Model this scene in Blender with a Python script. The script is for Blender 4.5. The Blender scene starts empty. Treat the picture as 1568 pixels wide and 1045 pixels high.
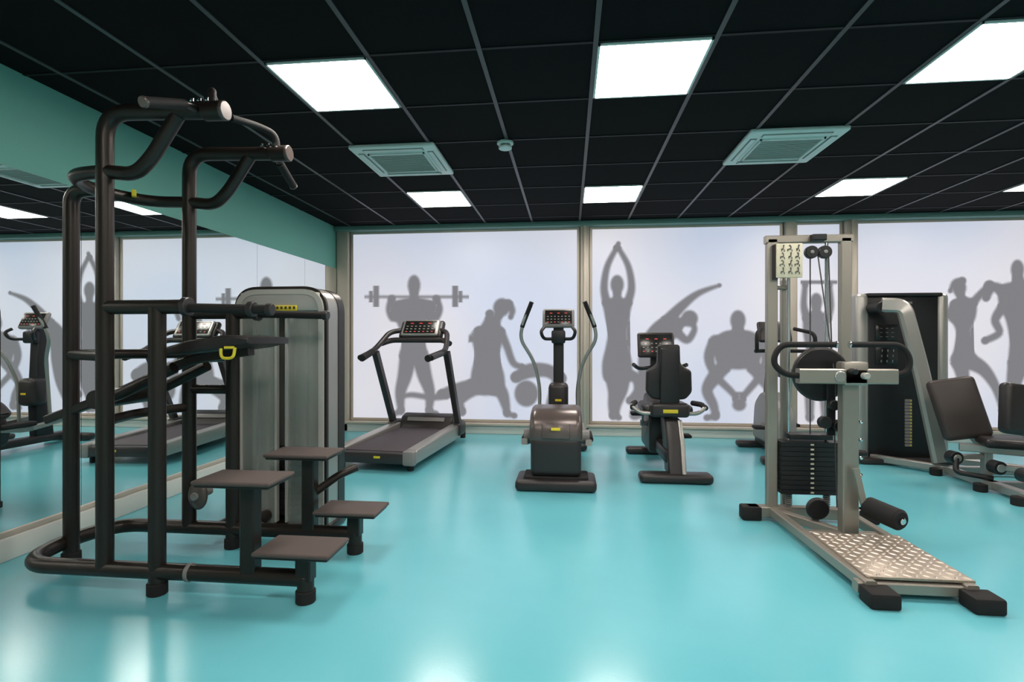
import bpy, bmesh, math, random
from mathutils import Vector, Matrix, Euler
random.seed(4)
V=Vector
sc=bpy.context.scene
sc.view_settings.view_transform='Standard'
# ---------------------------------------------------------------- materials
def mat(name,col,rough=.5,metal=0,emit=None,es=0,bump=0,bscale=200,var=0,alpha=1,coat=0,spec=.5):
    m=bpy.data.materials.new(name); m.use_nodes=True
    nt=m.node_tree; b=nt.nodes['Principled BSDF']
    b.inputs['Base Color'].default_value=(*col,1)
    b.inputs['Roughness'].default_value=rough
    b.inputs['Metallic'].default_value=metal
    b.inputs['Alpha'].default_value=alpha
    b.inputs['Coat Weight'].default_value=coat
    b.inputs['Specular IOR Level'].default_value=spec
    if emit:
        b.inputs['Emission Color'].default_value=(*emit,1)
        b.inputs['Emission Strength'].default_value=es
    if bump or var:
        tc=nt.nodes.new('ShaderNodeTexCoord'); n=nt.nodes.new('ShaderNodeTexNoise')
        n.inputs['Scale'].default_value=bscale; n.inputs['Detail'].default_value=4
        nt.links.new(tc.outputs['Object'],n.inputs['Vector'])
        if bump:
            bp=nt.nodes.new('ShaderNodeBump'); bp.inputs['Strength'].default_value=bump
            bp.inputs['Distance'].default_value=.002
            nt.links.new(n.outputs['Fac'],bp.inputs['Height']); nt.links.new(bp.outputs['Normal'],b.inputs['Normal'])
        if var:
            cr=nt.nodes.new('ShaderNodeValToRGB')
            cr.color_ramp.elements[0].position=.3; cr.color_ramp.elements[1].position=.7
            cr.color_ramp.elements[0].color=(*[c*(1-var) for c in col],1)
            cr.color_ramp.elements[1].color=(*[min(1,c*(1+var)) for c in col],1)
            nt.links.new(n.outputs['Fac'],cr.inputs['Fac']); nt.links.new(cr.outputs['Color'],b.inputs['Base Color'])
    return m
M={}
M['bronze']=mat('bronze_paint',(.024,.018,.015),.36,.5,bump=.12,bscale=400)
M['black']=mat('black_plastic',(.008,.008,.009),.42,0,bump=.15,bscale=300,spec=.4)
M['dark']=mat('dark_plastic',(.024,.020,.020),.38,0,bump=.1,bscale=300,spec=.4)
M['rubber']=mat('black_rubber',(.012,.011,.011),.75,0,bump=.3,bscale=250,spec=.3)
M['vinyl']=mat('black_vinyl',(.014,.011,.011),.4,0,bump=.25,bscale=150,spec=.4)
M['brownpad']=mat('brown_vinyl',(.034,.024,.021),.45,0,bump=.25,bscale=150,spec=.4)
M['silver']=mat('silver_paint',(.35,.335,.31),.33,.6,bump=.06,bscale=400)
M['champ']=mat('champagne_paint',(.29,.262,.225),.36,.5,bump=.06,bscale=400)
M['grey']=mat('grey_plastic',(.19,.18,.175),.4,0,bump=.1,bscale=300)
M['ltgrey']=mat('light_grey_plastic',(.42,.405,.375),.38,.1,bump=.05,bscale=300)
M['shell']=mat('taupe_shell',(.10,.078,.072),.28,.3,bump=.05,bscale=300)
M['chrome']=mat('chrome',(.7,.7,.7),.12,1,var=.03,bscale=20)
M['step']=mat('step_grip',(.078,.058,.053),.8,0,bump=.8,bscale=500,var=.15)
M['yellow']=mat('yellow_label',(.65,.52,.02),.5,0,var=.05,bscale=50)
M['smoke']=mat('smoked_panel',(.38,.40,.37),.12,0,alpha=.45,var=.06,bscale=6)
M['belt']=mat('running_belt',(.05,.038,.045),.6,0,bump=.4,bscale=500,var=.1)
M['screen']=mat('screen',(.012,.012,.012),.2,0,var=.2,bscale=30)
M['red']=mat('red_led',(.4,.02,.02),.4,0,(1,.15,.1),.35,var=.05)
M['key']=mat('key_grey',(.30,.28,.25),.5,0,var=.05)
M['cream']=mat('cream_board',(.56,.51,.38),.6,0,var=.06,bscale=40)
M['ink']=mat('ink',(.03,.03,.03),.6,0,var=.1)
M['alu']=mat('window_frame',(.45,.40,.335),.45,.2,bump=.05,bscale=300)
M['trim']=mat('pale_trim',(.55,.56,.52),.45,0,bump=.05,bscale=60)
M['teal']=mat('teal_wall',(.125,.375,.315),.6,0,bump=.1,bscale=120,var=.03)
M['beam']=mat('teal_beam',(.13,.24,.21),.6,0,bump=.1,bscale=120)
M['white']=mat('white_plastic',(.60,.65,.61),.45,0,bump=.05,bscale=200)
M['vent']=mat('vent_grey',(.17,.21,.195),.5,0,bump=.05,bscale=200)
M['wallw']=mat('painted_wall',(.60,.62,.60),.7,0,bump=.2,bscale=120,var=.03)
M['tile']=mat('ceiling_tile_black',(.0045,.0043,.0043),.9,0,bump=.5,bscale=300,var=.3,spec=.12)
M['tbar']=mat('ceiling_tbar',(.055,.053,.055),.4,.2,bump=.05,bscale=200,spec=.5)
M['tbar2']=mat('ceiling_tbar_cross',(.008,.008,.009),.5,.0,bump=.05,bscale=200,spec=.2)
M['panel']=mat('led_panel',(.9,.9,.9),.5,0,(1,.925,.85),29)
M['alutread']=mat('tread_plate',(.34,.28,.225),.4,.5,bump=.2,bscale=80,var=.15)
M['alutread2']=mat('tread_lozenge',(.58,.52,.45),.35,.5,bump=.1,bscale=80)
M['mirror']=mat('mirror_glass',(.86,.91,.89),.008,1,var=.01,bscale=2)
# printed silhouette film: the print fades out over ~1 cm at its edge (vertex attribute)
m=mat('silhouette_film',(.0,.0,.0),.6,0,(.225,.225,.24),1.0,spec=.0)
nt=m.node_tree;b=nt.nodes['Principled BSDF'];at=nt.nodes.new('ShaderNodeAttribute');at.attribute_name='ink'
nt.links.new(at.outputs['Fac'],b.inputs['Alpha'])
M['film']=m
# frosted back-lit glass
m=mat('frosted_glass',(.18,.18,.20),.4,0,(.60,.64,.78),.90,spec=.3)
nt=m.node_tree;b=nt.nodes['Principled BSDF']
g=nt.nodes.new('ShaderNodeNewGeometry');n=nt.nodes.new('ShaderNodeTexNoise');n.inputs['Scale'].default_value=.45;n.inputs['Detail'].default_value=1
nt.links.new(g.outputs['Position'],n.inputs['Vector'])
cr=nt.nodes.new('ShaderNodeValToRGB');cr.color_ramp.elements[0].position=.35;cr.color_ramp.elements[1].position=.65
cr.color_ramp.elements[0].color=(.53,.59,.73,1);cr.color_ramp.elements[1].color=(.70,.68,.735,1)
nt.links.new(n.outputs['Fac'],cr.inputs['Fac']);nt.links.new(cr.outputs['Color'],b.inputs['Emission Color'])
M['glass']=m
# floor
m=mat('turquoise_vinyl',(.115,.50,.54),.20,0)
nt=m.node_tree;b=nt.nodes['Principled BSDF'];b.inputs['Specular IOR Level'].default_value=.65
g=nt.nodes.new('ShaderNodeNewGeometry')
n=nt.nodes.new('ShaderNodeTexNoise');n.inputs['Scale'].default_value=1.3;n.inputs['Detail'].default_value=5
nt.links.new(g.outputs['Position'],n.inputs['Vector'])
cr=nt.nodes.new('ShaderNodeValToRGB');cr.color_ramp.elements[0].position=.3;cr.color_ramp.elements[1].position=.7
cr.color_ramp.elements[0].color=(.128,.455,.525,1);cr.color_ramp.elements[1].color=(.145,.49,.555,1)
nt.links.new(n.outputs['Fac'],cr.inputs['Fac']);nt.links.new(cr.outputs['Color'],b.inputs['Base Color'])
v=nt.nodes.new('ShaderNodeTexVoronoi');v.inputs['Scale'].default_value=90
nt.links.new(g.outputs['Position'],v.inputs['Vector'])
bp=nt.nodes.new('ShaderNodeBump');bp.inputs['Strength'].default_value=.12;bp.inputs['Distance'].default_value=.001
nt.links.new(v.outputs['Distance'],bp.inputs['Height']);nt.links.new(bp.outputs['Normal'],b.inputs['Normal'])
M['floor']=m
# ---------------------------------------------------------------- helpers
def empty(name,loc=(0,0,0),rz=0):
    o=bpy.data.objects.new(name,None); sc.collection.objects.link(o)
    o.location=loc; o.rotation_euler=(0,0,rz); o.empty_display_size=.1
    return o
def fin(name,bm,mt,par=None,smooth=True):
    bmesh.ops.recalc_face_normals(bm,faces=bm.faces)
    me=bpy.data.meshes.new(name); bm.to_mesh(me); bm.free()
    me.materials.append(M[mt])
    if smooth:
        for p in me.polygons: p.use_smooth=True
        me.set_sharp_from_angle(angle=math.radians(38))
    o=bpy.data.objects.new(name,me); sc.collection.objects.link(o)
    if par: o.parent=par
    return o
def box(name,c,s,mt,par=None,bev=.006,rot=(0,0,0),seg=2,smooth=True):
    bm=bmesh.new(); bmesh.ops.create_cube(bm,size=1)
    bmesh.ops.scale(bm,vec=V(s),verts=bm.verts)
    bev=min(bev,min(s)*.45)
    if bev>0: bmesh.ops.bevel(bm,geom=list(bm.edges),offset=bev,segments=seg,profile=.5,affect='EDGES')
    bmesh.ops.transform(bm,matrix=Matrix.Translation(V(c))@Euler(rot).to_matrix().to_4x4(),verts=bm.verts)
    return fin(name,bm,mt,par,smooth)
def fillet(pts,r,n=6):
    pts=[V(p) for p in pts]
    if r<=0 or len(pts)<3: return pts
    out=[pts[0]]
    for i in range(1,len(pts)-1):
        a,p,c=pts[i-1],pts[i],pts[i+1]
        d1=(a-p);d2=(c-p)
        d=min(r,d1.length*.49,d2.length*.49)
        s=p+d1.normalized()*d; e=p+d2.normalized()*d
        for k in range(n+1):
            t=k/n; out.append(s*(1-t)**2+p*2*t*(1-t)+e*t*t)
    out.append(pts[-1]); return out
def sweep(name,pts,prof,mt,par=None,up=None,scales=None):
    pts=[V(p) for p in pts]; bm=bmesh.new(); rings=[]; N=len(pts)
    T=[]
    for i in range(N):
        a=pts[max(0,i-1)];c=pts[min(N-1,i+1)]; T.append((c-a).normalized())
    if up is None:
        t=T[0]; ref=V((0,0,1)) if abs(t.z)<.9 else V((1,0,0))
        nrm=(ref-t*ref.dot(t)).normalized()
    for i in range(N):
        t=T[i]
        if up is None:
            nrm=(nrm-t*nrm.dot(t)).normalized(); side=t.cross(nrm)
        else:
            side=t.cross(V(up)).normalized(); nrm=side.cross(t)
        s=scales[i] if scales else 1
        rings.append([bm.verts.new(pts[i]+side*x*s+nrm*y*s) for x,y in prof])
    K=len(prof)
    for i in range(N-1):
        for k in range(K):
            bm.faces.new((rings[i][k],rings[i][(k+1)%K],rings[i+1][(k+1)%K],rings[i+1][k]))
    bm.faces.new(rings[0][::-1]); bm.faces.new(rings[-1])
    return fin(name,bm,mt,par)
def circ(r,n=16): return [(r*math.cos(2*math.pi*k/n),r*math.sin(2*math.pi*k/n)) for k in range(n)]
def rect(w,h,b=.006):
    w/=2;h/=2
    return [(w-b,-h),(w,-h+b),(w,h-b),(w-b,h),(-w+b,h),(-w,h-b),(-w,-h+b),(-w+b,-h)]
def tube(name,pts,r,mt,par=None,fr=.08,n=20): return sweep(name,fillet(pts,fr,8),circ(r,n),mt,par)
def bar(name,pts,w,h,mt,par=None,fr=0,up=(0,0,1)): return sweep(name,fillet(pts,fr),rect(w,h),mt,par,up=up)
def cyl(name,p0,p1,r,mt,par=None,n=32,bev=.004):
    p0=V(p0);p1=V(p1);L=(p1-p0);u=L.normalized();b=min(bev,r*.4,L.length*.4)
    pts=[p0,p0+u*b,p1-u*b,p1]
    return sweep(name,pts,circ(r,n),mt,par,scales=[(r-b)/r,1,1,(r-b)/r])
def ring(name,c,R,r,axis,mt,par=None,n=40):
    ax=V(axis).normalized(); u=ax.orthogonal().normalized(); w=ax.cross(u); c=V(c)
    bm=bmesh.new(); rs=[]
    for i in range(n):
        a=2*math.pi*i/n; d=u*math.cos(a)+w*math.sin(a)
        rs.append([bm.verts.new(c+d*(R+r*math.cos(t))+ax*r*math.sin(t)) for t in [2*math.pi*k/10 for k in range(10)]])
    for i in range(n):
        for k in range(10):
            j=(i+1)%n; bm.faces.new((rs[i][k],rs[i][(k+1)%10],rs[j][(k+1)%10],rs[j][k]))
    return fin(name,bm,mt,par)
def prism(name,poly,axis,a,b,mt,par=None,bev=.01,fr=0):
    if fr:
        P=[V((p[0],p[1],0)) for p in poly]; out=[]
        n=len(P)
        for i in range(n):
            q0,p,q1=P[i-1],P[i],P[(i+1)%n]; d1=q0-p;d2=q1-p; d=min(fr,d1.length*.45,d2.length*.45)
            s=p+d1.normalized()*d;e=p+d2.normalized()*d
            for k in range(6):
                t=k/5; out.append(s*(1-t)**2+p*2*t*(1-t)+e*t*t)
        poly=[(q.x,q.y) for q in out]
    def mk(p,t):
        return {'X':(t,p[0],p[1]),'Y':(p[0],t,p[1]),'Z':(p[0],p[1],t)}[axis]
    bm=bmesh.new(); A=[bm.verts.new(mk(p,a)) for p in poly]; f=bm.faces.new(A)
    r=bmesh.ops.extrude_face_region(bm,geom=[f]); vs=[e for e in r['geom'] if isinstance(e,bmesh.types.BMVert)]
    d=V(mk((0,0),b))-V(mk((0,0),a)); bmesh.ops.translate(bm,vec=d,verts=vs)
    bmesh.ops.recalc_face_normals(bm,faces=bm.faces)
    if bev:
        es=[e for e in bm.edges if len(e.link_faces)==2 and any(len(fc.verts)==len(poly) for fc in e.link_faces)]
        bmesh.ops.bevel(bm,geom=es,offset=bev,segments=3,profile=.5,affect='EDGES')
    return fin(name,bm,mt,par)
def ball(name,c,s,mt,par=None):
    bm=bmesh.new(); bmesh.ops.create_uvsphere(bm,u_segments=28,v_segments=16,radius=1)
    bmesh.ops.scale(bm,vec=V(s),verts=bm.verts); bmesh.ops.translate(bm,vec=V(c),verts=bm.verts)
    return fin(name,bm,mt,par)
def boxes(name,lst,mt,par=None,bev=0,rot=None):
    bm=bmesh.new()
    for c,s in lst:
        r=bmesh.ops.create_cube(bm,size=1); vs=r['verts']
        bmesh.ops.scale(bm,vec=V(s),verts=vs)
        if rot: bmesh.ops.rotate(bm,matrix=Euler(rot).to_matrix(),verts=vs)
        bmesh.ops.translate(bm,vec=V(c),verts=vs)
    return fin(name,bm,mt,par,smooth=False)
# ---------------------------------------------------------------- room
XL,XR,YB,YF,ZC=-2.95,6.5,6.66,-2.6,2.60
def plain(name,c,s,mt): return box(name,c,s,mt,None,0,smooth=False)
plain('floor',((XL+XR)/2,(YB+YF)/2,-.05),(XR-XL+.2,YB-YF+.2,.1),'floor')
plain('ceiling',((XL+XR)/2,(YB+YF)/2,ZC+.05),(XR-XL+.2,YB-YF+.2,.1),'tile')
plain('wall_left',(XL-.05,(YB+YF)/2,ZC/2),(.1,YB-YF,ZC),'teal')
plain('wall_right',(XR+.05,(YB+YF)/2,ZC/2),(.1,YB-YF,ZC),'wallw')
plain('wall_back',((XL+XR)/2,YB+.05,ZC/2),(XR-XL+.2,.1,ZC),'alu')
plain('wall_front',((XL+XR)/2,YF-.05,ZC/2),(XR-XL+.2,.1,ZC),'wallw')
px0,PX=.13,.572; py0,PY=2.62,.605
xs=[px0+PX*k for k in range(-5,12) if XL+.02<px0+PX*k<XR]
ys=[py0+PY*k for k in range(-8,8) if YF<py0+PY*k<YB-.1]
L1=[((x,(YB+YF)/2,ZC-.003),(.024,YB-YF,.006)) for x in xs]
L2=[((((XL+XR)/2),y,ZC-.002),(XR-XL,.018,.004)) for y in ys]
boxes('trim_1',L1,'tbar'); boxes('trim_2',L2,'tbar2')
def panel(kx,ky):
    e=empty('ceiling_light_panel',(px0+PX*(kx+.5),py0+PY*(ky+.5),ZC))
    w,h=PX-.024,PY-.022
    boxes('frame',[((-w/2+.006,0,-.006),(.012,h,.012)),((w/2-.006,0,-.006),(.012,h,.012)),((0,-h/2+.006,-.006),(w,.012,.012)),((0,h/2-.006,-.006),(w,.012,.012))],'white',e)
    boxes('diffuser',[((0,0,-.006),(w-.024,h-.024,.006))],'panel',e)
for kx,ky in [(-3,0),(0,0),(3,0),(6,0),(-3,4),(0,4),(4,4),(7,4),(-3,-4),(0,-4),(3,-4),(6,-4),(0,-7),(4,-7)]: panel(kx,ky)
def cassette(kx):
    e=empty('air_conditioner_cassette',(px0+PX*(kx+.5),4.15,ZC))
    s=.325
    prism('body',[(-s,-s-.02),(s,-s-.02),(s,s+.02),(-s,s+.02)],'Z',-.028,0,'white',e,bev=.008,fr=.02)
    boxes('grille_recess',[((0,0,-.0295),(.42,.42,.004))],'vent',e)
    boxes('grille_frame',[((-.213,0,-.034),(.012,.438,.014)),((.213,0,-.034),(.012,.438,.014)),((0,-.213,-.034),(.438,.012,.014)),((0,.213,-.034),(.438,.012,.014))],'white',e)
    boxes('grille_slats',[((0,-.195+.026*i,-.036),(.42,.019,.003)) for i in range(16)],'white',e,rot=(math.radians(15),0,0))
    for i,(x,y,w,h) in enumerate([(-.268,0,.045,.46),(.268,0,.045,.46),(0,-.282,.46,.045),(0,.282,.46,.045)]):
        boxes('louver_%d'%i,[((x,y,-.0295),(w,h,.004))],'vent',e)
        boxes('flap_%d'%i,[((x,y,-.034),(w*.7 if w<.1 else w*.97,h*.7 if h<.1 else h*.97,.004))],'white',e)
cassette(-3);cassette(2)
e=empty('smoke_detector',(-.46,3.87,ZC))
cyl('base',(0,0,-.02),(0,0,0),.06,'white',e); cyl('neck',(0,0,-.034),(0,0,-.02),.035,'vent',e);cyl('head',(0,0,-.052),(0,0,-.034),.048,'white',e)
# mirror wall
ZM0,ZM1=.15,2.07
e=empty('wall_mirror')
seams=[5.71-.92*k for k in range(9)][::-1]+[6.53]
for i in range(len(seams)-1):
    box('pane_%d'%i,(XL+.008,(seams[i]+seams[i+1])/2,(ZM0+ZM1)/2),(.012,seams[i+1]-seams[i]-.003,ZM1-ZM0),'mirror',e,0,smooth=False)
box('baseboard_left',(XL+.02,(YB+YF)/2-.05,.06),(.04,YB-YF-.12,.12),'trim',None,.006)
box('trim_3',(XL+.013,(YB+YF)/2-.05,.136),(.026,YB-YF-.12,.03),'alu',None,.004)
# windows
wins=[(-2.75,.10),(.285,2.475),(2.67,3.14),(3.34,5.55),(5.75,6.4)]
ZW0,ZW1=.17,2.515
for i,(a,b_) in enumerate(wins):
    e=empty('window_%d'%(i+1),((a+b_)/2,6.62,0))
    w=b_-a
    box('pane',(0,.01,(ZW0+ZW1)/2),(w+.02,.02,ZW1-ZW0+.02),'glass',e,0,smooth=False)
    f=.03
    boxes('frame',[((-w/2-f/2,0.013,(ZW0+ZW1)/2),(f,.05,ZW1-ZW0+2*f)),((w/2+f/2,0.013,(ZW0+ZW1)/2),(f,.05,ZW1-ZW0+2*f)),((0,0.013,ZW0-f/2),(w,.05,f)),((0,0.013,ZW1+f/2),(w,.05,f))],'alu',e)
posts=[(-2.95,-2.78),(.13,.255),(2.505,2.64),(3.17,3.31),(5.58,5.72),(6.43,6.5)]
for i,(a,b_) in enumerate(posts):
    box('trim_%d'%(i+4),((a+b_)/2,6.60,1.3),(b_-a-.02,.12,2.6),'alu',None,.008)
    if i in (1,3):
        box('trim_%d'%(i+14),((a+b_)/2,6.52,1.3),(.035,.04,2.5),'alu',None,.004)
box('baseboard_back',((XL+XR)/2,6.60,.05),(XR-XL-.02,.12,.10),'trim',None,.006)
box('trim_20',((XL+XR)/2,6.58,.12),(XR-XL-.02,.14,.03),'alu',None,.004)
box('trim_21',((XL+XR)/2,6.56,2.57),(XR-XL-.01,.16,.055),'beam',None,.004)
# ---------------------------------------------------------------- silhouettes printed on the frosted glass
TH=math.atan(87/820)
YG=6.606; KS=.000015
def wp(u,v,Y=YG):
    a=(u-784)/820;b=(522.5-v)/820
    dx=-math.sin(TH)+a*math.cos(TH);dy=math.cos(TH)+a*math.sin(TH);t=Y/dy
    return V((dx*t,Y,1.15+b*t))
FI,FO=1.9,2.5
class Sil:
    def __init__(s): s.bm=bmesh.new(); s.k=0; s.ink=s.bm.verts.layers.float.new('ink')
    def vert(s,x,y,Y,a):
        q=s.bm.verts.new(wp(x,y,Y)); q[s.ink]=a; return q
    def poly(s,pts,smooth=True):
        P=[V((p[0],p[1])) for p in pts]
        if smooth:
            out=[];n=len(P)
            for i in range(n):
                p0,p1,p2,p3=P[i-1],P[i],P[(i+1)%n],P[(i+2)%n]
                for k in range(5):
                    t=k/5
                    out.append(.5*((2*p1)+(p2-p0)*t+(2*p0-5*p1+4*p2-p3)*t*t+(3*p1-p0-3*p2+p3)*t**3))
            P=out
        s.k+=1; Y=YG-s.k*KS; n=len(P)
        area=sum(P[i].x*P[(i+1)%n].y-P[(i+1)%n].x*P[i].y for i in range(n)); sg=1 if area>0 else -1
        fi=FI if abs(area)/2>250 else .6
        I=[];O=[]
        for i in range(n):
            d=(P[(i+1)%n]-P[i-1]); d=d.normalized() if d.length>1e-6 else V((1,0)); nn=V((d.y,-d.x))*sg
            I.append(s.vert(*(P[i]-nn*fi),Y,1)); O.append(s.vert(*(P[i]+nn*FO),Y,0))
        f=s.bm.faces.new(I)
        for i in range(n): s.bm.faces.new((I[i],I[(i+1)%n],O[(i+1)%n],O[i]))
        bmesh.ops.triangulate(s.bm,faces=[f])
    def ell(s,x,y,rx,ry,rot=0,n=24):
        c,q=math.cos(rot),math.sin(rot)
        s.poly([(x+rx*math.cos(t)*c-ry*math.sin(t)*q,y+rx*math.cos(t)*q+ry*math.sin(t)*c) for t in [2*math.pi*k/n for k in range(n)]],False)
    def limb(s,*nodes):
        P=[V(nd) for nd in nodes];out=[]
        n=len(P)
        for i in range(n-1):
            p0,p1,p2,p3=P[max(0,i-1)],P[i],P[i+1],P[min(n-1,i+2)]
            for k in range(6):
                t=k/6
                out.append(.5*((2*p1)+(p2-p0)*t+(2*p0-5*p1+4*p2-p3)*t*t+(3*p1-p0-3*p2+p3)*t**3))
        out.append(P[-1])
        N=len(out); s.k+=1; Y=YG-s.k*KS
        rows=[]
        for i,p in enumerate(out):
            a=out[max(0,i-1)];c2=out[min(N-1,i+1)]
            d=V((c2.x-a.x,c2.y-a.y)); d=d.normalized() if d.length>0 else V((1,0)); l=V((-d.y,d.x))
            c=V((p.x,p.y)); r=max(p.z-FI,.5)
            rows.append([s.vert(*(c+l*(p.z+FO)),Y,0),s.vert(*(c+l*r),Y,1),s.vert(*(c-l*r),Y,1),s.vert(*(c-l*(p.z+FO)),Y,0)])
        for i in range(N-1):
            for k in range(3): s.bm.faces.new((rows[i][k],rows[i][k+1],rows[i+1][k+1],rows[i+1][k]))
        for nd in (nodes[0],nodes[-1]): s.ell(nd[0],nd[1],nd[2],nd[2],n=14)
    def done(s,name):
        me=bpy.data.meshes.new(name)
        s.bm.to_mesh(me);s.bm.free(); me.materials.append(M['film'])
        o=bpy.data.objects.new(name,me); sc.collection.objects.link(o); return o
# barbell man
s=Sil()
s.ell(634,437,9.5,15.5); s.limb((634,448,6),(634,464,8))
s.poly([(604,464),(622,457),(646,457),(664,464),(664,480),(656,500),(650,520),(655,548),(634,556),(612,548),(617,520),(610,500),(603,480)])
s.limb((610,470,9),(604,486,8),(597,474,6),(600,458,5.5)); s.limb((658,470,9),(664,486,8),(672,474,6),(668,458,5.5))
s.poly([(558,453),(718,453),(718,456.5),(558,456.5)],False)
for x in (576,697): s.poly([(x-3.5,438),(x+3.5,438),(x+3.5,470),(x-3.5,470)],False)
for x in (568,705): s.poly([(x-2,446),(x+2,446),(x+2,463),(x-2,463)],False)
s.limb((625,545,13),(620,575,11),(613,602,8),(614,628,5)); s.limb((643,545,13),(650,575,11),(658,602,8),(657,628,5))
s.limb((614,630,5),(604,634,3.5)); s.limb((657,630,5),(668,634,3.5))
s.done('silhouette_barbell_man')
# woman resting an elbow, seated
s=Sil()
s.ell(768,471,12.5,14,.2); s.limb((778,466,7),(784,476,5),(782,486,3))
s.limb((764,482,6),(756,496,9))
s.poly([(728,510),(745,496),(762,494),(770,508),(768,528),(764,548),(772,575),(770,598),(742,606),(722,596),(722,570),(728,545),(724,525)])
s.limb((734,508,8),(722,520,6),(736,508,5),(748,488,4.5)); s.ell(750,481,6,6)
s.limb((766,508,7),(776,530,5.5),(786,556,5),(800,562,4))
s.limb((745,588,15),(722,596,12),(704,614,8),(708,630,5)); s.limb((708,632,4.5),(698,636,3.5))
s.limb((756,592,14),(768,602,10),(774,620,7),(776,632,5)); s.limb((776,634,4.5),(788,637,3.5))
s.done('silhouette_seated_woman')
# training partner leaning over a gym ball
s=Sil()
s.limb((676,604,7),(700,596,9),(722,590,9))
s.limb((684,605,6),(662,609,4.5),(630,605,4),(612,609,3))
s.limb((790,578,8),(812,568,11),(838,568,10),(858,580,9))
s.ell(806,603,18,20)
s.limb((856,578,9),(848,600,7),(842,620,6),(838,634,4.5))
s.done('silhouette_gym_ball_partner')
# arms-overhead woman
s=Sil()
s.ell(945,436,10,14.5); s.limb((945,448,5.5),(945,462,8))
s.limb((929,464,6.5),(925,440,5.5),(930,408,4.5),(944,380,3.5)); s.limb((961,464,6.5),(967,440,5.5),(962,408,4.5),(947,380,3.5))
s.limb((944,380,4),(947,373,2.5))
s.poly([(924,460),(945,457),(966,460),(964,482),(958,508),(961,530),(968,560),(962,585),(928,585),(922,560),(928,530),(931,508),(926,482)])
s.limb((955,575,11),(952,598,9),(945,620,6.5),(943,636,5)); s.limb((937,575,11),(940,600,9),(938,620,7),(938,636,5))
s.limb((955,572,10),(974,580,8),(976,598,6),(964,614,5))
s.limb((938,638,4.5),(948,640,3.5))
s.done('silhouette_stretching_woman')
# side bend woman
s=Sil()
s.ell(1056,488,12.5,12.5); s.limb((1048,492,6.5),(1036,498,9))
s.limb((1020,494,10),(1045,468,7),(1070,449,4.5),(1102,437,2.2))
s.poly([(988,512),(1008,490),(1032,482),(1046,497),(1038,515),(1022,530),(1018,560),(1008,600),(985,638),(964,638),(976,590),(978,545)])
s.limb((1036,508,7),(1052,521,5.5),(1063,506,4.5),(1060,494,4))
s.done('silhouette_side_bend_woman')
# kettlebell man, wide squat
s=Sil()
s.ell(1130,491,11.5,15.5); s.limb((1130,502,8),(1130,514,11))
s.poly([(1092,522),(1112,507),(1148,507),(1168,522),(1166,545),(1158,560),(1130,566),(1102,560),(1094,545)])
s.limb((1096,524,11),(1086,548,8),(1096,575,6),(1118,598,5),(1127,608,4.5)); s.limb((1164,524,11),(1174,548,8),(1164,575,6),(1146,598,5),(1137,608,4.5))
s.ell(1132,620,10.5,9.5); s.limb((1124,613,2),(1126,604,2),(1138,604,2),(1140,613,2))
s.limb((1110,560,11),(1094,578,11),(1083,598,8.5),(1092,620,7),(1096,635,5.5)); s.limb((1152,560,11),(1168,578,11),(1179,598,8.5),(1170,620,7),(1168,635,5.5))
s.limb((1096,638,5.5),(1082,640,4)); s.limb((1168,638,5.5),(1182,640,4))
s.done('silhouette_kettlebell_man')
# lifter on narrow window
s=Sil()
s.ell(1250,462,9,13); s.limb((1250,470,6),(1250,482,8))
s.poly([(1232,484),(1250,478),(1268,484),(1270,510),(1264,545),(1264,570),(1236,570),(1236,545),(1230,510)])
s.limb((1236,488,7),(1231,468,5),(1233,436,4)); s.limb((1266,488,7),(1272,468,5),(1270,436,4))
s.poly([(1226,430.5),(1282,430.5),(1282,434),(1226,434)],False)
s.limb((1242,570,10),(1240,600,8),(1240,640,6)); s.limb((1260,570,10),(1262,600,8),(1264,640,6))
s.done('silhouette_lifting_man')
# boxing pair
s=Sil()
s.ell(1469,441,10.5,13); s.limb((1474,430,5),(1462,433,4.5),(1455,446,2.5)); s.limb((1470,450,6),(1474,462,8))
s.poly([(1458,462),(1476,455),(1494,462),(1494,486),(1484,508),(1490,535),(1496,552),(1476,562),(1458,552),(1462,530),(1464,508),(1456,486)])
s.limb((1490,464,6.5),(1500,452,5.5),(1512,440,5)); s.ell(1515,438,8,8)
s.limb((1462,466,6.5),(1454,482,5.5),(1466,492,5),(1484,484,4.5))
s.limb((1468,552,13),(1474,578,10),(1466,606,7),(1452,632,5)); s.limb((1482,552,13),(1506,566,10),(1524,592,7),(1534,622,5))
s.limb((1534,628,5),(1546,632,3.5)); s.limb((1450,634,4.5),(1440,638,3))
s.done('silhouette_boxing_woman')
s=Sil()
s.ell(1558,413,10,15); s.limb((1558,425,8),(1560,438,12))
s.poly([(1530,440),(1556,432),(1590,440),(1598,470),(1590,520),(1592,560),(1548,560),(1546,520),(1540,490),(1530,468)])
s.limb((1536,446,9),(1520,440,7),(1510,456,5.5)); s.limb((1536,470,8),(1524,490,6.5),(1530,510,5.5),(1508,522,5))
s.limb((1560,556,17),(1552,590,11),(1548,634,6)); s.limb((1582,556,17),(1596,590,11),(1604,634,6))
s.done('silhouette_boxing_man')
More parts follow.
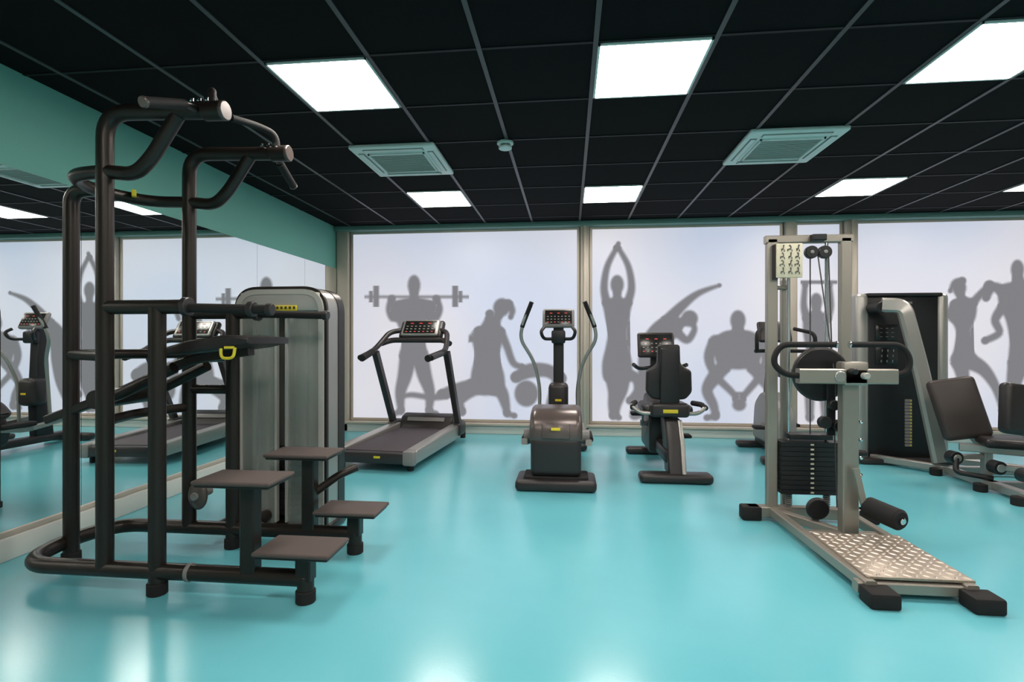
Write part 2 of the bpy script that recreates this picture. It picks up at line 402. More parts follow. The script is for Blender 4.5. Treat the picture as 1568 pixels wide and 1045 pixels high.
# ---------------------------------------------------------------- assisted dip / chin machine
D=empty('assisted_dip_chin_machine')
Yc=2.525
yf,yr=2.25,2.80
R=.037
xk=-2.57
tube('base_frame',[(-1.16,yf,.105),(-2.54,yf,.105),(-2.62,Yc,.105),(-2.54,yr,.105),(-1.16,yr,.105)],R,'bronze',D,.16)
for i,(x,y) in enumerate([(-1.86,yf),(-1.153,yf),(-1.86,yr),(-1.153,yr),(xk,Yc)]):
    cyl('foot_%d'%i,(x,y,0),(x,y,.055),.043,'rubber',D); cyl('foot_stem_%d'%i,(x,y,.04),(x,y,.12),.036,'bronze',D)
for i,y in enumerate((yf,yr)):
    cyl('base_ring_%d'%i,(-1.71,y,.105),(-1.69,y,.105),.041,'grey',D)
    tube('upright_%d'%i,[(-2.12,y,.1),(-2.12,y,2.20),(-1.62,y,2.185)],.036,'bronze',D,.12)
    tube('gusset_%d'%i,[(-2.12,y,1.93),(-1.97,y,1.91),(-1.89,y,1.98),(-1.76,y,2.17)],.032,'bronze',D,.10)
    tube('short_upright_%d'%i,[(-1.86,y,.1),(-1.86,y,1.30)],.036,'bronze',D)
    tube('dip_bar_%d'%i,[(-2.12,y,1.305),(-1.72,y,1.305)],.033,'bronze',D)
    cyl('dip_ring_%d'%i,(-1.73,y,1.305),(-1.70,y,1.305),.043,'dark',D)
    tube('dip_grip_%d'%i,[(-1.71,y,1.30),(-1.31,y,1.29)],.021,'rubber',D)
    cyl('dip_knob_%d'%i,(-1.335,y,1.291),(-1.305,y,1.289),.027,'dark',D)
    if i==0: cyl('dip_collar',(-1.42,y,1.293),(-1.39,y,1.292),.034,'dark',D)
    sg=-1 if i==0 else 1
    cyl('joint_%d'%i,(-1.63,y,2.185),(-1.535,y,2.183),.043,'bronze',D); cyl('joint_cap_%d'%i,(-1.545,y,2.183),(-1.525,y,2.183),.043,'shell',D)
    tube('outer_arm_%d'%i,[(-1.65,y,2.185),(-1.64,y+sg*.10,2.175),(-1.667,y+sg*.29,2.10)],.017,'bronze',D,.03)
    tube('outer_grip_%d'%i,[(-1.645,y+sg*.11,2.168),(-1.667,y+sg*.30,2.095)],.022,'rubber',D)
    cyl('grip_end_%d'%i,(-1.667,y+sg*.295,2.097),(-1.669,y+sg*.31,2.091),.023,'shell',D)
    tube('inner_grip_%d'%i,[(-1.60,y,2.19),(-1.60,y-sg*.01,2.285),(-1.66,y-sg*.09,2.305),(-1.72,y-sg*.22,2.295)],.018,'rubber',D,.05)
    for k in range(3):
        cyl('bolt_%d_%d'%(i,k),(-1.67+.035*k,y-.03,2.215),(-1.67+.035*k,y-.03,2.235),.009,'chrome',D,12)
    for nm,xc,w,z in (('upper',-1.445,.36,.535),('lower',-1.175,.345,.237)):
        xp=-1.41 if nm=='upper' else -1.153
        box('%s_step_%d'%(nm,i),(xc,y+.01,z),(w,.225,.020),'step',D,.009,seg=3)
        box('%s_step_rim_%d'%(nm,i),(xc,y+.01,z-.014),(w-.02,.205,.014),'bronze',D,.004)
        bar('%s_step_post_%d'%(nm,i),[(xp,y,.1),(xp,y,z-.01)],.07,.065,'bronze',D,up=(0,1,0))
tube('arc_cross_tube',[(-2.12,yf,1.93),(-2.33,yf+.03,1.93),(-2.45,Yc,1.93),(-2.33,yr-.03,1.93),(-2.12,yr,1.93)],.031,'bronze',D,.14)
tube('rear_upright',[(xk,Yc,.1),(xk,Yc,1.93),(-2.42,Yc,1.935)],.036,'bronze',D,.12)
box('arc_label',(-2.33,2.655,1.945),(.045,.02,.035),'yellow',D,.001,(0,0,-.9))
tube('mid_brace_a',[(xk,Yc,1.08),(-2.12,yf+.01,1.08)],.026,'bronze',D); tube('mid_brace_b',[(xk,Yc,1.08),(-2.12,yr-.01,1.08)],.026,'bronze',D)
tube('rung',[(-2.12,yr,.88),(-1.86,yr,.88)],.026,'bronze',D)
tube('low_cross',[(-2.12,yf,.78),(-2.2,Yc,.78),(-2.12,yr,.78)],.024,'bronze',D,.1)
bar('lever_main',[(-1.58,Yc,1.10),(-1.92,Yc,1.055),(-2.25,Yc,.90),(-2.70,Yc,.74)],.055,.045,'bronze',D,.12)
tube('lever_side_a',[(-1.9,Yc-.12,1.02),(-2.2,Yc-.13,.88),(-2.3,Yc-.13,.86)],.028,'bronze',D,.1)
tube('lever_side_b',[(-1.9,Yc+.12,1.02),(-2.2,Yc+.13,.88),(-2.3,Yc+.13,.86)],.028,'bronze',D,.1)
cyl('lever_pivot',(-2.25,Yc-.2,.87),(-2.25,Yc+.2,.87),.045,'bronze',D)
prism('knee_pad',[(-1.95,1.08),(-1.80,1.088),(-1.58,1.115),(-1.47,1.138),(-1.47,1.168),(-1.60,1.178),(-1.78,1.15),(-1.95,1.105)],'Y',Yc-.20,Yc+.17,'vinyl',D,bev=.012)
tube('safety_hook',[(-1.60,Yc-.205,1.115),(-1.595,Yc-.21,1.07),(-1.535,Yc-.21,1.07),(-1.53,Yc-.205,1.12)],.007,'yellow',D,.03,8)
box('hook_label',(-1.56,Yc-.203,1.12),(.05,.004,.012),'yellow',D,.001)
ball('cable_wheel',(-2.03,yr-.05,.30),(.055,.028,.080),'shell',D)
cyl('wheel_hub',(-2.03,yr-.09,.30),(-2.03,yr+.05,.30),.022,'grey',D)
cyl('counter_roller',(-2.2,yr+.02,1.08),(-2.05,yr+.20,1.08),.055,'bronze',D)
tube('link_tube',[(-1.41,yr+.02,.30),(-1.28,yr+.08,.40),(-1.20,yr+.14,.43)],.022,'bronze',D,.05)
tube('stack_link_a',[(-1.80,yr,.105),(-1.80,3.10,.105)],.033,'bronze',D)
tube('stack_link_b',[(-1.95,yr,.105),(-1.95,3.10,.105)],.033,'bronze',D)
xa,xb,yA,yB,zt=-2.00,-1.42,3.02,3.28,1.475
xm=(xa+xb)/2
def arch(name,x0,x1,z0,z1,y0,y1,th,mt,par,fr):
    P=fillet([(x0,0,z0),(x0,0,z1),(x1,0,z1),(x1,0,z0)],fr,10)
    Q=fillet([(x0+th,0,z0),(x0+th,0,z1-th),(x1-th,0,z1-th),(x1-th,0,z0)],max(fr-th,.01),10)
    bm=bmesh.new(); n=len(P)
    rows=[[bm.verts.new((p.x,y,p.z)) for p in L] for L,y in ((P,y0),(P,y1),(Q,y1),(Q,y0))]
    for a in range(4):
        b_=(a+1)%4
        for i in range(n-1): bm.faces.new((rows[a][i],rows[a][i+1],rows[b_][i+1],rows[b_][i]))
    bm.faces.new([rows[k][0] for k in range(4)]); bm.faces.new([rows[k][-1] for k in range(4)])
    return fin(name,bm,mt,par)
arch('tower_back_shell',xa,xb,.03,zt,yA+.17,yB,.018,'bronze',D,.15)
arch('tower_front_shell',xa+.004,xb-.004,.03,zt-.004,yA+.03,yA+.17,.018,'silver',D,.146)
arch('tower_trim',xa,xb,.03,zt,yA+.005,yA+.03,.018,'bronze',D,.15)
arch('tower_frame',xa+.015,xb-.015,.03,zt-.018,yA-.01,yA+.04,.030,'ltgrey',D,.135)
box('tower_header',(xm,yA+.015,1.385),(.50,.03,.11),'ltgrey',D,.01)
box('tower_label',(xm+.03,yA-.004,1.345),(.16,.008,.032),'yellow',D,.002)
boxes('tower_label_print',[((xm-.035+.026*k,yA-.009,1.347),(.014,.002,.016)) for k in range(6)],'ink',D)
box('tower_panel_left',(-1.853,yA+.02,.68),(.225,.008,1.30),'smoke',D,.002); box('tower_panel_right',(-1.562,yA+.02,.68),(.215,.008,1.30),'smoke',D,.002)
box('tower_back',(xm,yB-.02,.73),(.53,.012,1.36),'ltgrey',D,.002)
boxes('tower_slot_edges',[((-1.738,yA+.02,.70),(.014,.03,1.26)),((-1.672,yA+.02,.70),(.014,.03,1.26))],'ltgrey',D)
boxes('tower_weights',[((-1.705,yA+.14,.10+.034*k),(.28,.10,.030)) for k in range(12)],'dark',D)
boxes('tower_weight_numbers',[((-1.705,yA+.088,.10+.034*k),(.03,.002,.012)) for k in range(12)],'cream',D)
for i,x in enumerate((-1.80,-1.61)): cyl('tower_rod_%d'%i,(x,yA+.14,.05),(x,yA+.14,1.34),.012,'chrome',D,12)
boxes('tower_selector_tube',[((-1.705,yA+.14,.9),(.03,.02,.85))],'black',D)
boxes('tower_inner_ribs',[((-1.90,yA+.06,.70),(.022,.02,1.3)),((-1.50,yA+.06,.70),(.02,.02,1.3)),((-1.82,yA+.06,.70),(.016,.02,1.3)),((-1.58,yA+.06,.70),(.016,.02,1.3))],'ltgrey',D)
box('tower_base',(xm,(yA+yB)/2,.03),(.60,.28,.05),'bronze',D,.01)
# ---------------------------------------------------------------- treadmill
T=empty('treadmill',(-1.65,5.50,0),math.radians(-5))
def tilt_children(par,c,ang,items):
    R_=Euler((ang,0,0)).to_matrix()
    for nm,(x,y,z),s_,mt in items:
        box(nm,tuple(V(c)+R_@V((x,y,z))),s_,mt,par,.003,(ang,0,0))
def keypad(par,c,ang,W,H,y):
    R_=Euler((ang,0,0)).to_matrix(); K=[];Rr=[]
    for i in range(7):
        for j in range(3):
            p=V(c)+R_@V((-W/2+W*(i+.5)/7,y,H*(.05-.22*j)))
            (Rr if (i*3+j)%6==2 else K).append((tuple(p),(W*.06,.004,H*.05)))
    for i in range(3):
        p=V(c)+R_@V((-W*.3+W*.3*i,y,H*.3)); Rr.append((tuple(p),(W*.10,.004,H*.05)))
    boxes('console_keys',K,'key',par,rot=(ang,0,0)); boxes('console_leds',Rr,'red',par,rot=(ang,0,0))
for i,sx in enumerate((-1,1)):
    prism('side_rail_%d'%i,[(-.90,.07),(-.92,.15),(-.88,.19),(.45,.22),(.45,.07)],'X',sx*.35-.055,sx*.35+.055,'silver',T,.012)
    box('end_cap_%d'%i,(sx*.35,-.92,.125),(.115,.08,.13),'grey',T,.02)
    for j,y in enumerate((-.85,.8)): cyl('foot_%d_%d'%(i,j),(sx*.33,y,0),(sx*.33,y,.09),.03,'rubber',T)
    bar('post_%d'%i,[(sx*.385,.48,.12),(sx*.395,-.02,1.03)],.06,.075,'dark',T,up=(0,1,0))
    tube('handrail_%d'%i,[(sx*.37,-.42,.985),(sx*.40,-.05,1.045),(sx*.33,.20,1.25),(sx*.2,.28,1.27)],.028,'dark',T,.14)
    tube('handgrip_%d'%i,[(sx*.34,-.44,.98),(sx*.395,-.1,1.037)],.034,'rubber',T)
    box('post_boot_%d'%i,(sx*.385,.47,.17),(.09,.24,.15),'dark',T,.03,seg=3)
box('deck',(0,-.22,.12),(.60,1.34,.06),'dark',T,.01)
box('running_belt',(0,-.22,.165),(.56,1.32,.02),'belt',T,.006)
box('rear_roller_cover',(0,-.92,.12),(.60,.07,.10),'dark',T,.02)
box('rear_label',(.06,-.957,.13),(.06,.004,.02),'yellow',T,.001)
prism('front_hood',[(.36,.10),(.40,.20),(.46,.29),(.56,.32),(.72,.29),(.82,.20),(.85,.06),(.4,.06)],'X',-.31,.31,'dark',T,.03,fr=.04)
box('hood_band',(0,.435,.262),(.44,.012,.05),'grey',T,.004,(math.radians(-35),0,0))
tube('cross_bar',[(-.39,.10,1.12),(-.3,.17,1.16),(.3,.17,1.16),(.39,.10,1.12)],.03,'dark',T,.08)
box('console_body',(.02,.27,1.27),(.50,.07,.23),'dark',T,.03,(math.radians(-35),0,0),3)
box('console_frame',(.02,.225,1.29),(.42,.04,.21),'silver',T,.02,(math.radians(-35),0,0),3)
tilt_children(T,(.02,.225,1.29),math.radians(-35),[('console_screen',(0,-.022,0),(.36,.006,.165),'screen')])
keypad(T,(.02,.225,1.29),math.radians(-35),.34,.16,-.026)
box('console_support',(0,.33,1.2),(.3,.06,.10),'dark',T,.02)
# ---------------------------------------------------------------- elliptical cross trainer
E=empty('elliptical_trainer',(-.10,0,0))
u0=.22   # mast position further towards the window
box('rear_base',(0,4.23,.045),(.62,.34,.085),'dark',E,.03,seg=3)
box('rear_base_top',(0,4.24,.09),(.50,.24,.03),'rubber',E,.012)
box('spine',(0,5.0,.08),(.12,1.4,.08),'dark',E,.02)
box('front_base',(0,5.65,.045),(.58,.12,.08),'dark',E,.03,seg=3)
prism('drum_lower',[(4.12,.10),(4.11,.40),(4.20,.47),(4.75,.47),(4.85,.25),(4.80,.09)],'X',-.195,.195,'dark',E,.04,fr=.06)
prism('drum_shell',[(4.10,.36),(4.13,.52),(4.24,.61),(4.45,.63),(4.75,.56),(4.86,.42),(4.80,.36)],'X',-.205,.205,'shell',E,.05,fr=.07)
box('drum_inset',(0,4.125,.455),(.22,.03,.12),'shell',E,.012,(math.radians(-12),0,0))
box('drum_label',(0,4.105,.475),(.07,.006,.022),'yellow',E,.001,(math.radians(-12),0,0))
for i,sx in enumerate((-1,1)):
    bar('pedal_arm_%d'%i,[(sx*.26,4.35,.33),(sx*.25,4.9,.24),(sx*.22,5.25+u0,.30)],.05,.05,'silver',E,.1)
    box('pedal_%d'%i,(sx*.245,4.82,.30),(.13,.36,.05),'rubber',E,.02)
    cyl('crank_hub_%d'%i,(sx*.195,4.45,.36),(sx*.27,4.45,.36),.06,'grey',E)
    tube('moving_arm_%d'%i,[(sx*.19,5.02+u0,.27),(sx*.18,5.0+u0,.70),(sx*.23,4.93+u0,.95),(sx*.36,4.85+u0,1.17),(sx*.335,4.82+u0,1.31),(sx*.245,4.78+u0,1.505)],.017,'silver',E,.1)
    tube('moving_grip_%d'%i,[(sx*.34,4.83+u0,1.28),(sx*.32,4.82+u0,1.335),(sx*.245,4.78+u0,1.515)],.021,'rubber',E,.08)
    tube('fixed_handle_%d'%i,[(sx*.02,5.0+u0,1.17),(sx*.14,4.88+u0,1.17),(sx*.165,4.84+u0,1.24),(sx*.135,4.9+u0,1.28)],.016,'black',E,.05)
prism('column',[(5.0+u0,.1),(4.98+u0,.5),(5.02+u0,1.3),(5.12+u0,1.3),(5.16+u0,.5),(5.2+u0,.1)],'X',-.05,.05,'black',E,.015)
box('column_base',(0,5.0+u0,.60),(.19,.2,.30),'dark',E,.05,seg=3)
box('column_label',(0,4.895+u0,.585),(.06,.006,.02),'yellow',E,.001)
box('bottle_holder',(0,4.98+u0,1.19),(.135,.08,.13),'black',E,.02)
ca=(0,5.02+u0,1.37)
box('console',ca,(.31,.05,.20),'grey',E,.025,(math.radians(-25),0,0),3)
tilt_children(E,ca,math.radians(-25),[('console_screen',(0,-.027,0),(.26,.006,.15),'screen')])
keypad(E,ca,math.radians(-25),.24,.14,-.031)
# ---------------------------------------------------------------- recumbent bike
B=empty('recumbent_bike',(.84,0,0))
box('rear_base',(.02,4.47,.04),(.58,.16,.075),'dark',B,.03,seg=3)
box('front_base',(0,5.58,.035),(.52,.13,.07),'dark',B,.03,seg=3)
prism('rear_column',[(4.42,.06),(4.50,.32),(4.62,.50),(4.86,.50),(4.72,.28),(4.62,.06)],'X',-.04,.09,'dark',B,.02)
prism('column_strip',[(4.41,.08),(4.49,.33),(4.60,.49),(4.66,.48),(4.56,.3),(4.5,.08)],'X',.065,.10,'silver',B,.006)
box('main_beam',(0,5.05,.20),(.12,1.1,.12),'dark',B,.03)
prism('drive_housing',[(5.0,.12),(4.98,.42),(5.1,.60),(5.35,.66),(5.52,.5),(5.56,.12)],'X',-.11,.11,'dark',B,.03,fr=.06)
bar('console_mast',[(0,5.42,.5),(0,5.36,1.02)],.09,.07,'dark',B,up=(0,1,0))
for i,sx in enumerate((-1,1)):
    cyl('crank_%d'%i,(sx*.10,5.15,.38),(sx*.17,5.15,.38),.03,'grey',B); box('pedal_%d'%i,(sx*.22,5.05,.38-sx*.1),(.1,.12,.03),'rubber',B,.01)
    bar('crank_arm_%d'%i,[(sx*.15,5.15,.38),(sx*.16,5.05,.38-sx*.1)],.02,.03,'grey',B)
    tube('seat_handle_%d'%i,[(sx*.05,4.60,.54),(sx*.24,4.62,.54),(sx*.31,4.64,.60),(sx*.26,4.85,.60)],.017,'silver',B,.06)
    tube('seat_grip_%d'%i,[(sx*.30,4.635,.585),(sx*.29,4.72,.605),(sx*.25,4.88,.60)],.023,'rubber',B,.04)
    tube('front_handle_%d'%i,[(0,5.33,.9),(sx*.17,5.25,.88),(sx*.24,5.08,.93)],.018,'black',B,.08)
box('seat_pan',(0,4.86,.56),(.42,.42,.09),'vinyl',B,.04,seg=3)
box('seat_carriage',(0,4.62,.57),(.32,.12,.12),'dark',B,.03,seg=3)
box('seat_label',(0,4.556,.565),(.12,.006,.03),'yellow',B,.001)
prism('backrest',[(-.09,1.12),(.09,1.12),(.095,.96),(.13,.93),(.185,.90),(.19,.72),(.14,.66),(.05,.65),(-.05,.65),(-.14,.66),(-.19,.72),(-.185,.90),(-.13,.93),(-.095,.96)],'Y',4.62,4.70,'vinyl',B,.02,fr=.025)
prism('backrest_shell',[(-.075,1.09),(.075,1.09),(.08,.8),(.08,.62),(-.08,.62),(-.08,.8)],'Y',4.585,4.63,'black',B,.012,fr=.02)
box('console',(0,5.32,1.11),(.35,.05,.25),'dark',B,.03,(math.radians(-15),0,0),3)
tilt_children(B,(0,5.32,1.11),math.radians(-15),[('console_screen',(0,-.026,0),(.30,.006,.20),'screen')])
keypad(B,(0,5.32,1.11),math.radians(-15),.28,.18,-.03)
# ---------------------------------------------------------------- upright bike behind tower
U=empty('upright_exercise_bike',(2.06,5.55,0))
box('rear_base',(0,-.35,.04),(.56,.13,.075),'dark',U,.03,seg=3); box('front_base',(0,.5,.04),(.5,.12,.07),'dark',U,.03,seg=3)
box('spine',(0,.08,.1),(.12,.85,.09),'dark',U,.02)
prism('drive_shell',[(-.22,.12),(-.2,.42),(-.05,.58),(.2,.64),(.4,.5),(.46,.12)],'X',-.1,.1,'grey',U,.03,fr=.08)
bar('seat_post',[(0,-.18,.35),(0,-.28,.82)],.05,.05,'silver',U,up=(0,1,0))
prism('saddle',[(-.12,-.44),(.12,-.44),(.13,-.32),(.04,-.12),(-.04,-.12),(-.13,-.32)],'Z',.81,.88,'vinyl',U,.02,fr=.05)
bar('mast',[(0,.28,.5),(0,.14,1.15)],.08,.07,'dark',U,up=(0,1,0))
for i,sx in enumerate((-1,1)):
    tube('handlebar_%d'%i,[(0,.16,1.05),(sx*.2,.05,1.05),(sx*.26,-.18,1.05),(sx*.27,-.2,1.22),(sx*.16,.02,1.27)],.018,'rubber',U,.08)
    box('pedal_%d'%i,(sx*.2,.05+sx*.1,.3),(.1,.12,.03),'rubber',U,.01); cyl('crank_%d'%i,(sx*.09,.05,.3),(sx*.15,.05,.3),.03,'grey',U)
    bar('crank_arm_%d'%i,[(sx*.14,.05,.3),(sx*.15,.05+sx*.1,.3)],.02,.03,'grey',U)
box('console',(0,.1,1.24),(.32,.05,.22),'dark',U,.03,(math.radians(-20),0,0),3)
# ---------------------------------------------------------------- standing cable / multi-hip station
C=empty('cable_hip_machine')
yP=3.6
for i,x in enumerate((1.295,1.74)):
    bar('rack_post_%d'%i,[(x,yP,.05),(x,yP,1.80)],.065,.05,'champ',C,up=(0,1,0))
    bar('base_rail_%d'%i,[(x,yP+.06,.06),(x+(.035,.005)[i],2.52,.06)],.05,.055,'champ',C)
bar('top_beam',[(1.255,yP,1.80),(1.78,yP,1.80)],.05,.05,'champ',C)
bar('rear_cross',[(1.15,yP,.055),(1.88,yP,.055)],.07,.07,'champ',C)
box('rear_foot_left',(1.165,yP,.045),(.12,.09,.09),'rubber',C,.012); box('rear_foot_right',(1.87,yP,.045),(.12,.09,.09),'rubber',C,.012)
bar('front_cross',[(1.28,2.56,.05),(1.78,2.56,.05)],.05,.05,'champ',C)
for i,x in enumerate((1.345,1.755)): box('front_foot_%d'%i,(x,2.485,.035),(.125,.11,.07),'rubber',C,.012,(0,0,0))
bar('rear_lean_post',[(1.42,3.72,.05),(1.42,3.72,1.55)],.04,.04,'champ',C,up=(0,1,0))
bar('rear_lean_tie',[(1.30,3.6,1.5),(1.43,3.72,1.5)],.03,.03,'champ',C)
bar('rear_lean_foot',[(1.30,3.6,.06),(1.43,3.72,.06)],.03,.03,'champ',C)
bar('front_post',[(1.565,3.2,.05),(1.565,3.2,1.02)],.085,.07,'champ',C,up=(0,1,0))
bar('mid_base',[(1.565,3.22,.05),(1.33,3.58,.05)],.05,.05,'champ',C)
bar('post_cross',[(1.31,3.2,.05),(1.76,3.2,.05)],.05,.05,'champ',C)
box('tread_plate',(1.55,2.83,.090),(.45,.56,.012),'alutread',C,.002)
bm=bmesh.new()
for i in range(11):
    for j in range(13):
        cx=1.55-.205+.041*i; cy=2.83-.255+.0425*j
        a=math.radians(45 if (i+j)%2 else -45); ux,uy=math.cos(a),math.sin(a)
        l,w=.0195,.0068
        hexa=((-1,0),(-.5,-1),(.5,-1),(1,0),(.5,1),(-.5,1))
        base=[bm.verts.new((cx+ux*p*l-uy*q*w,cy+uy*p*l+ux*q*w,.096)) for p,q in hexa]
        top=[bm.verts.new((cx+ux*p*l*.7-uy*q*w*.5,cy+uy*p*l*.7+ux*q*w*.5,.0995)) for p,q in hexa]
        bm.faces.new(top)
        for k in range(6): bm.faces.new((base[k],base[(k+1)%6],top[(k+1)%6],top[k]))
fin('tread_lozenges',bm,'alutread2',C,False)
boxes('weight_stack',[((1.515,yP-.01,.20+.030*k),(.37,.12,.027)) for k in range(11)],'black',C)
boxes('weight_numbers',[((1.515,yP-.0705,.20+.030*k),(.02,.002,.01)) for k in range(11)],'cream',C)
box('stack_head',(1.515,yP-.01,.545),(.26,.1,.035),'black',C,.006)
for i,x in enumerate((1.40,1.63)):
    cyl('guide_rod_%d'%i,(x,yP,.05),(x,yP,1.78),.011,'chrome',C,12)
    for k in range(6): ring('spring_%d_%d'%(i,k),(x,yP,.10+.013*k),.018,.004,(0,0,1),'grey',C,16)
for i,(x,z) in enumerate(((1.52,1.71),(1.60,1.71))):
    cyl('top_pulley_%d'%i,(x,yP-.06,z),(x,yP-.025,z),.04,'black',C); cyl('pulley_hub_%d'%i,(x,yP-.066,z),(x,yP-.02,z),.012,'grey',C)
bar('pulley_bracket',[(1.52,yP-.045,1.80),(1.60,yP-.045,1.80)],.06,.04,'black',C)
tube('cable_a',[(1.515,yP-.04,.55),(1.515,yP-.04,1.70)],.004,'ink',C,n=6); tube('cable_b',[(1.56,yP-.04,1.70),(1.545,3.32,.98)],.004,'ink',C,n=6)
tube('cable_c',[(1.62,yP-.05,1.7),(1.60,3.4,.15)],.004,'ink',C,n=6)
box('instruction_board',(1.375,3.525,1.655),(.155,.02,.215),'cream',C,.004)
boxes('board_side',[((1.30,3.56,1.65),(.02,.06,.22))],'black',C)
pl=[]
for i in range(3):
    for j in range(4):
        x=1.33+.045*i;z=1.585+.047*j
        s1=.006*math.sin(i*3+j*5)
        pl+=[((x,3.513,z),(.014,.003,.006)),((x+.006,3.513,z+.012),(.004,.003,.016)),((x-.008+s1,3.513,z-.006),(.004,.003,.014)),((x+.004+s1,3.513,z+.022),(.007,.003,.007)),((x+.012,3.513,z-.010),(.003,.003,.014))]
boxes('board_pictograms',pl,'ink',C)
cyl('cam_disc',(1.48,3.33,.955),(1.48,3.36,.955),.15,'black',C); ring('cam_rim',(1.48,3.345,.955),.15,.012,(0,1,0),'dark',C)
cyl('cam_axle',(1.48,3.10,.955),(1.48,3.4,.955),.03,'silver',C)
bar('head_beam',[(1.27,3.14,.955),(1.78,3.14,.955)],.06,.082,'champ',C)
box('head_bracket',(1.565,3.16,.97),(.13,.10,.13),'champ',C,.012)
cyl('lock_knob',(1.53,3.10,.985),(1.53,3.05,.985),.016,'black',C); cyl('lock_pin',(1.60,3.11,.96),(1.60,3.07,.96),.018,'ltgrey',C)
tube('handle_left',[(1.47,3.13,1.13),(1.17,3.13,1.13),(1.13,3.13,1.03),(1.19,3.13,.965),(1.29,3.13,.955)],.016,'rubber',C,.07)
tube('handle_right',[(1.54,3.13,1.13),(1.80,3.13,1.13),(1.85,3.13,1.06),(1.84,3.13,.98),(1.77,3.13,.96)],.016,'rubber',C,.07)
bar('handle_stem_l',[(1.47,3.13,1.13),(1.47,3.13,.99)],.02,.02,'champ',C,up=(0,1,0)) if False else None
cyl('handle_end_l',(1.465,3.13,1.13),(1.475,3.13,1.13),.02,'chrome',C); cyl('handle_end_r',(1.535,3.13,1.13),(1.545,3.13,1.13),.02,'chrome',C)
for i,(x,z,r) in enumerate(((1.52,.78,.03),(1.47,.68,.035),(1.55,.66,.035))): cyl('idler_%d'%i,(x,3.25,z),(x,3.29,z),r,'black',C)
bar('idler_bracket',[(1.52,3.3,.60),(1.52,3.3,.90)],.05,.012,'black',C,up=(0,1,0))
cyl('floor_pulley',(1.475,3.35,.15),(1.475,3.385,.15),.06,'black',C); ring('floor_pulley_rim',(1.475,3.367,.15),.055,.012,(0,1,0),'dark',C)
box('floor_pulley_bracket',(1.475,3.40,.10),(.04,.02,.14),'champ',C,.003)
bar('roller_arm',[(1.565,3.12,.45),(1.60,3.10,.24),(1.66,3.10,.24)],.03,.03,'champ',C,.05,up=(0,1,0))
for k in range(5): cyl('adjust_pin_%d'%k,(1.61,3.17,.3+.1*k),(1.625,3.17,.3+.1*k),.012,'chrome',C,12)
cyl('adjust_knob',(1.61,3.2,.52),(1.66,3.2,.52),.02,'black',C)
cyl('foam_roller',(1.625,3.12,.245),(1.69,2.93,.23),.055,'rubber',C,bev=.012); cyl('roller_cap',(1.69,2.93,.23),(1.695,2.917,.229),.018,'chrome',C)
# ---------------------------------------------------------------- weight tower machine with seat (hip adductor)
A=empty('hip_adductor_machine')
box('tower_body',(3.13,5.55,.80),(.66,.30,1.58),'black',A,.03,seg=3)
box('tower_side_left',(2.765,5.55,.80),(.12,.34,1.60),'silver',A,.04,seg=3); box('tower_side_right',(3.475,5.55,.80),(.10,.34,1.60),'silver',A,.04,seg=3)
box('tower_cap',(3.13,5.54,1.585),(.66,.34,.035),'black',A,.012)
box('tower_base',(3.12,5.5,.03),(.82,.42,.05),'dark',A,.01)
box('instruction_a',(2.98,5.395,1.23),(.20,.01,.15),'screen',A,.004);box('instruction_b',(2.98,5.395,1.02),(.20,.01,.18),'screen',A,.004)
boxes('instruction_print',[((2.93+.05*i,5.388,1.19+.04*j),(.02,.002,.004)) for i in range(3) for j in range(3)]+[((2.93+.05*i+.004*j,5.388,.96+.05*j),(.008,.002,.022)) for i in range(3) for j in range(3)],'grey',A)
boxes('tower_stack',[((3.17,5.395,.17+.03*k),(.06,.012,.024)) for k in range(15)],'grey',A)
boxes('tower_stack_numbers',[((3.19,5.386,.17+.03*k),(.012,.004,.012)) for k in range(15)],'yellow',A)
box('tower_badge',(3.14,5.395,1.51),(.13,.008,.022),'grey',A,.002)
sweep('curved_arm',fillet([(2.84,5.22,1.48),(3.0,5.17,1.47),(3.10,5.1,.9),(3.20,5.0,.10)],.14,10),rect(.13,.07,.02),'silver',A,up=(0,1,0))
cyl('arm_joint',(2.84,5.2,1.46),(2.84,5.42,1.46),.05,'black',A)
bar('floor_rail_a',[(2.85,5.4,.05),(3.22,4.97,.05),(3.22,4.05,.05)],.07,.06,'silver',A,.05)
bar('floor_rail_b',[(3.45,5.4,.05),(3.95,4.97,.05),(3.95,4.05,.05)],.07,.06,'silver',A,.05)
for i,y in enumerate((4.95,4.45,4.1)):
    bar('floor_cross_%d'%i,[(3.15,y,.05),(4.0,y,.05)],.06,.06,'silver',A)
    for j,x in enumerate((3.13,4.02)): cyl('foot_%d_%d'%(i,j),(x,y,0),(x,y,.06),.045,'rubber',A)
bar('seat_post_a',[(3.28,4.6,.06),(3.28,4.6,.30)],.06,.06,'silver',A,up=(0,1,0)); bar('seat_post_b',[(3.42,4.2,.06),(3.42,4.2,.30)],.06,.06,'silver',A,up=(0,1,0))
bar('seat_beam',[(3.12,4.66,.30),(3.8,4.3,.30)],.06,.06,'silver',A)
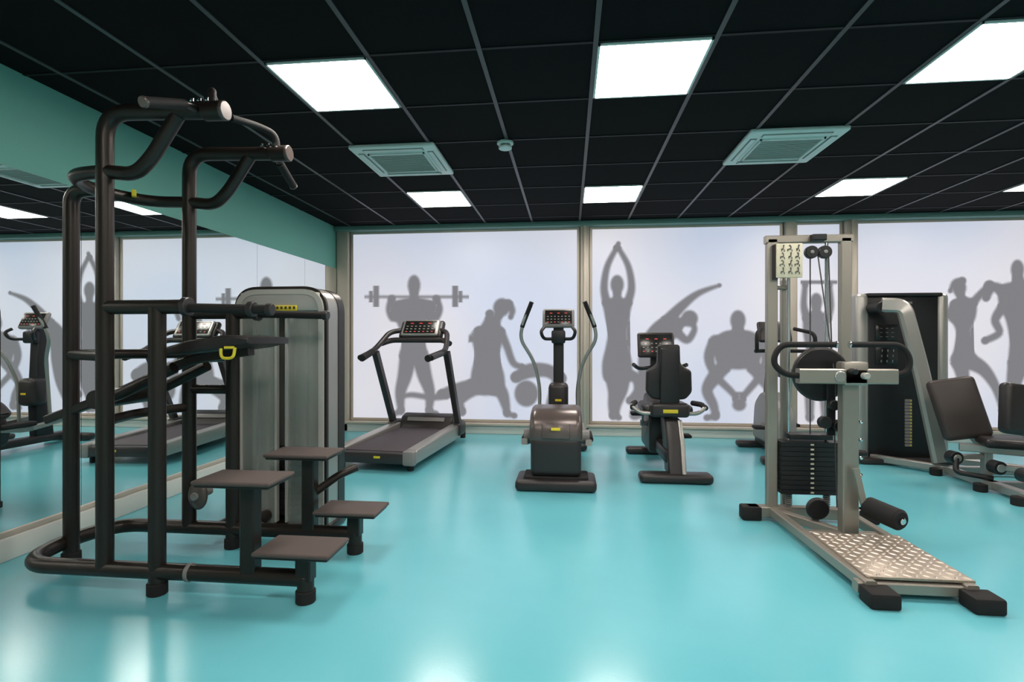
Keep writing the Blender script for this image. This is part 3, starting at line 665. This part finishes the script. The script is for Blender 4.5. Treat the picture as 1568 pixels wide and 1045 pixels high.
box('seat_pan',(3.48,4.50,.365),(.56,.34,.07),'vinyl',A,.03,(0,0,math.radians(-20)),3)
box('back_pad',(3.17,4.74,.60),(.34,.09,.50),'brownpad',A,.04,(math.radians(-14),math.radians(-10),math.radians(-8)),3)
box('back_pad_shell',(3.18,4.79,.59),(.30,.03,.44),'silver',A,.014,(math.radians(-14),math.radians(-10),math.radians(-8)),3)
box('thigh_pad',(3.17,4.13,.665),(.30,.09,.36),'vinyl',A,.035,(math.radians(-6),math.radians(8),math.radians(10)),3)
box('thigh_pad_shell',(3.175,4.18,.66),(.26,.03,.30),'silver',A,.012,(math.radians(-6),math.radians(8),math.radians(10)),3)
bar('pad_arm_a',[(3.22,4.82,.5),(3.28,4.65,.30)],.045,.045,'silver',A)
bar('pad_arm_b',[(3.22,4.19,.53),(3.40,4.22,.30)],.045,.045,'silver',A,up=(0,1,0))
for i,(x,y,z) in enumerate(((3.06,4.62,.22),(3.20,4.38,.20),(3.20,4.12,.20))):
    cyl('pivot_%d'%i,(x,y-.03,z),(x,y+.05,z),.05,'black',A); cyl('pivot_cap_%d'%i,(x,y-.04,z),(x,y-.03,z),.03,'silver',A)
bar('link_a',[(3.06,4.64,.22),(3.28,4.6,.24)],.04,.04,'silver',A); bar('link_b',[(3.20,4.40,.20),(3.42,4.2,.20)],.04,.04,'silver',A)
bar('link_c',[(3.20,4.15,.20),(3.42,4.2,.20)],.04,.04,'silver',A)
tube('foot_rest',[(3.06,4.60,.22),(3.02,4.55,.12),(3.22,4.45,.10)],.02,'black',A,.04)
# ---------------------------------------------------------------- world and camera
w=bpy.data.worlds.new('World'); sc.world=w; w.use_nodes=True
w.node_tree.nodes['Background'].inputs[0].default_value=(.6,.7,.8,1); w.node_tree.nodes['Background'].inputs[1].default_value=.3
cam=bpy.data.cameras.new('camera'); co=bpy.data.objects.new('camera',cam); sc.collection.objects.link(co)
co.location=(0,0,1.15); co.rotation_euler=(math.radians(90),0,TH)
cam.lens=820/1568*36; cam.sensor_width=36; cam.clip_start=.02
sc.camera=co
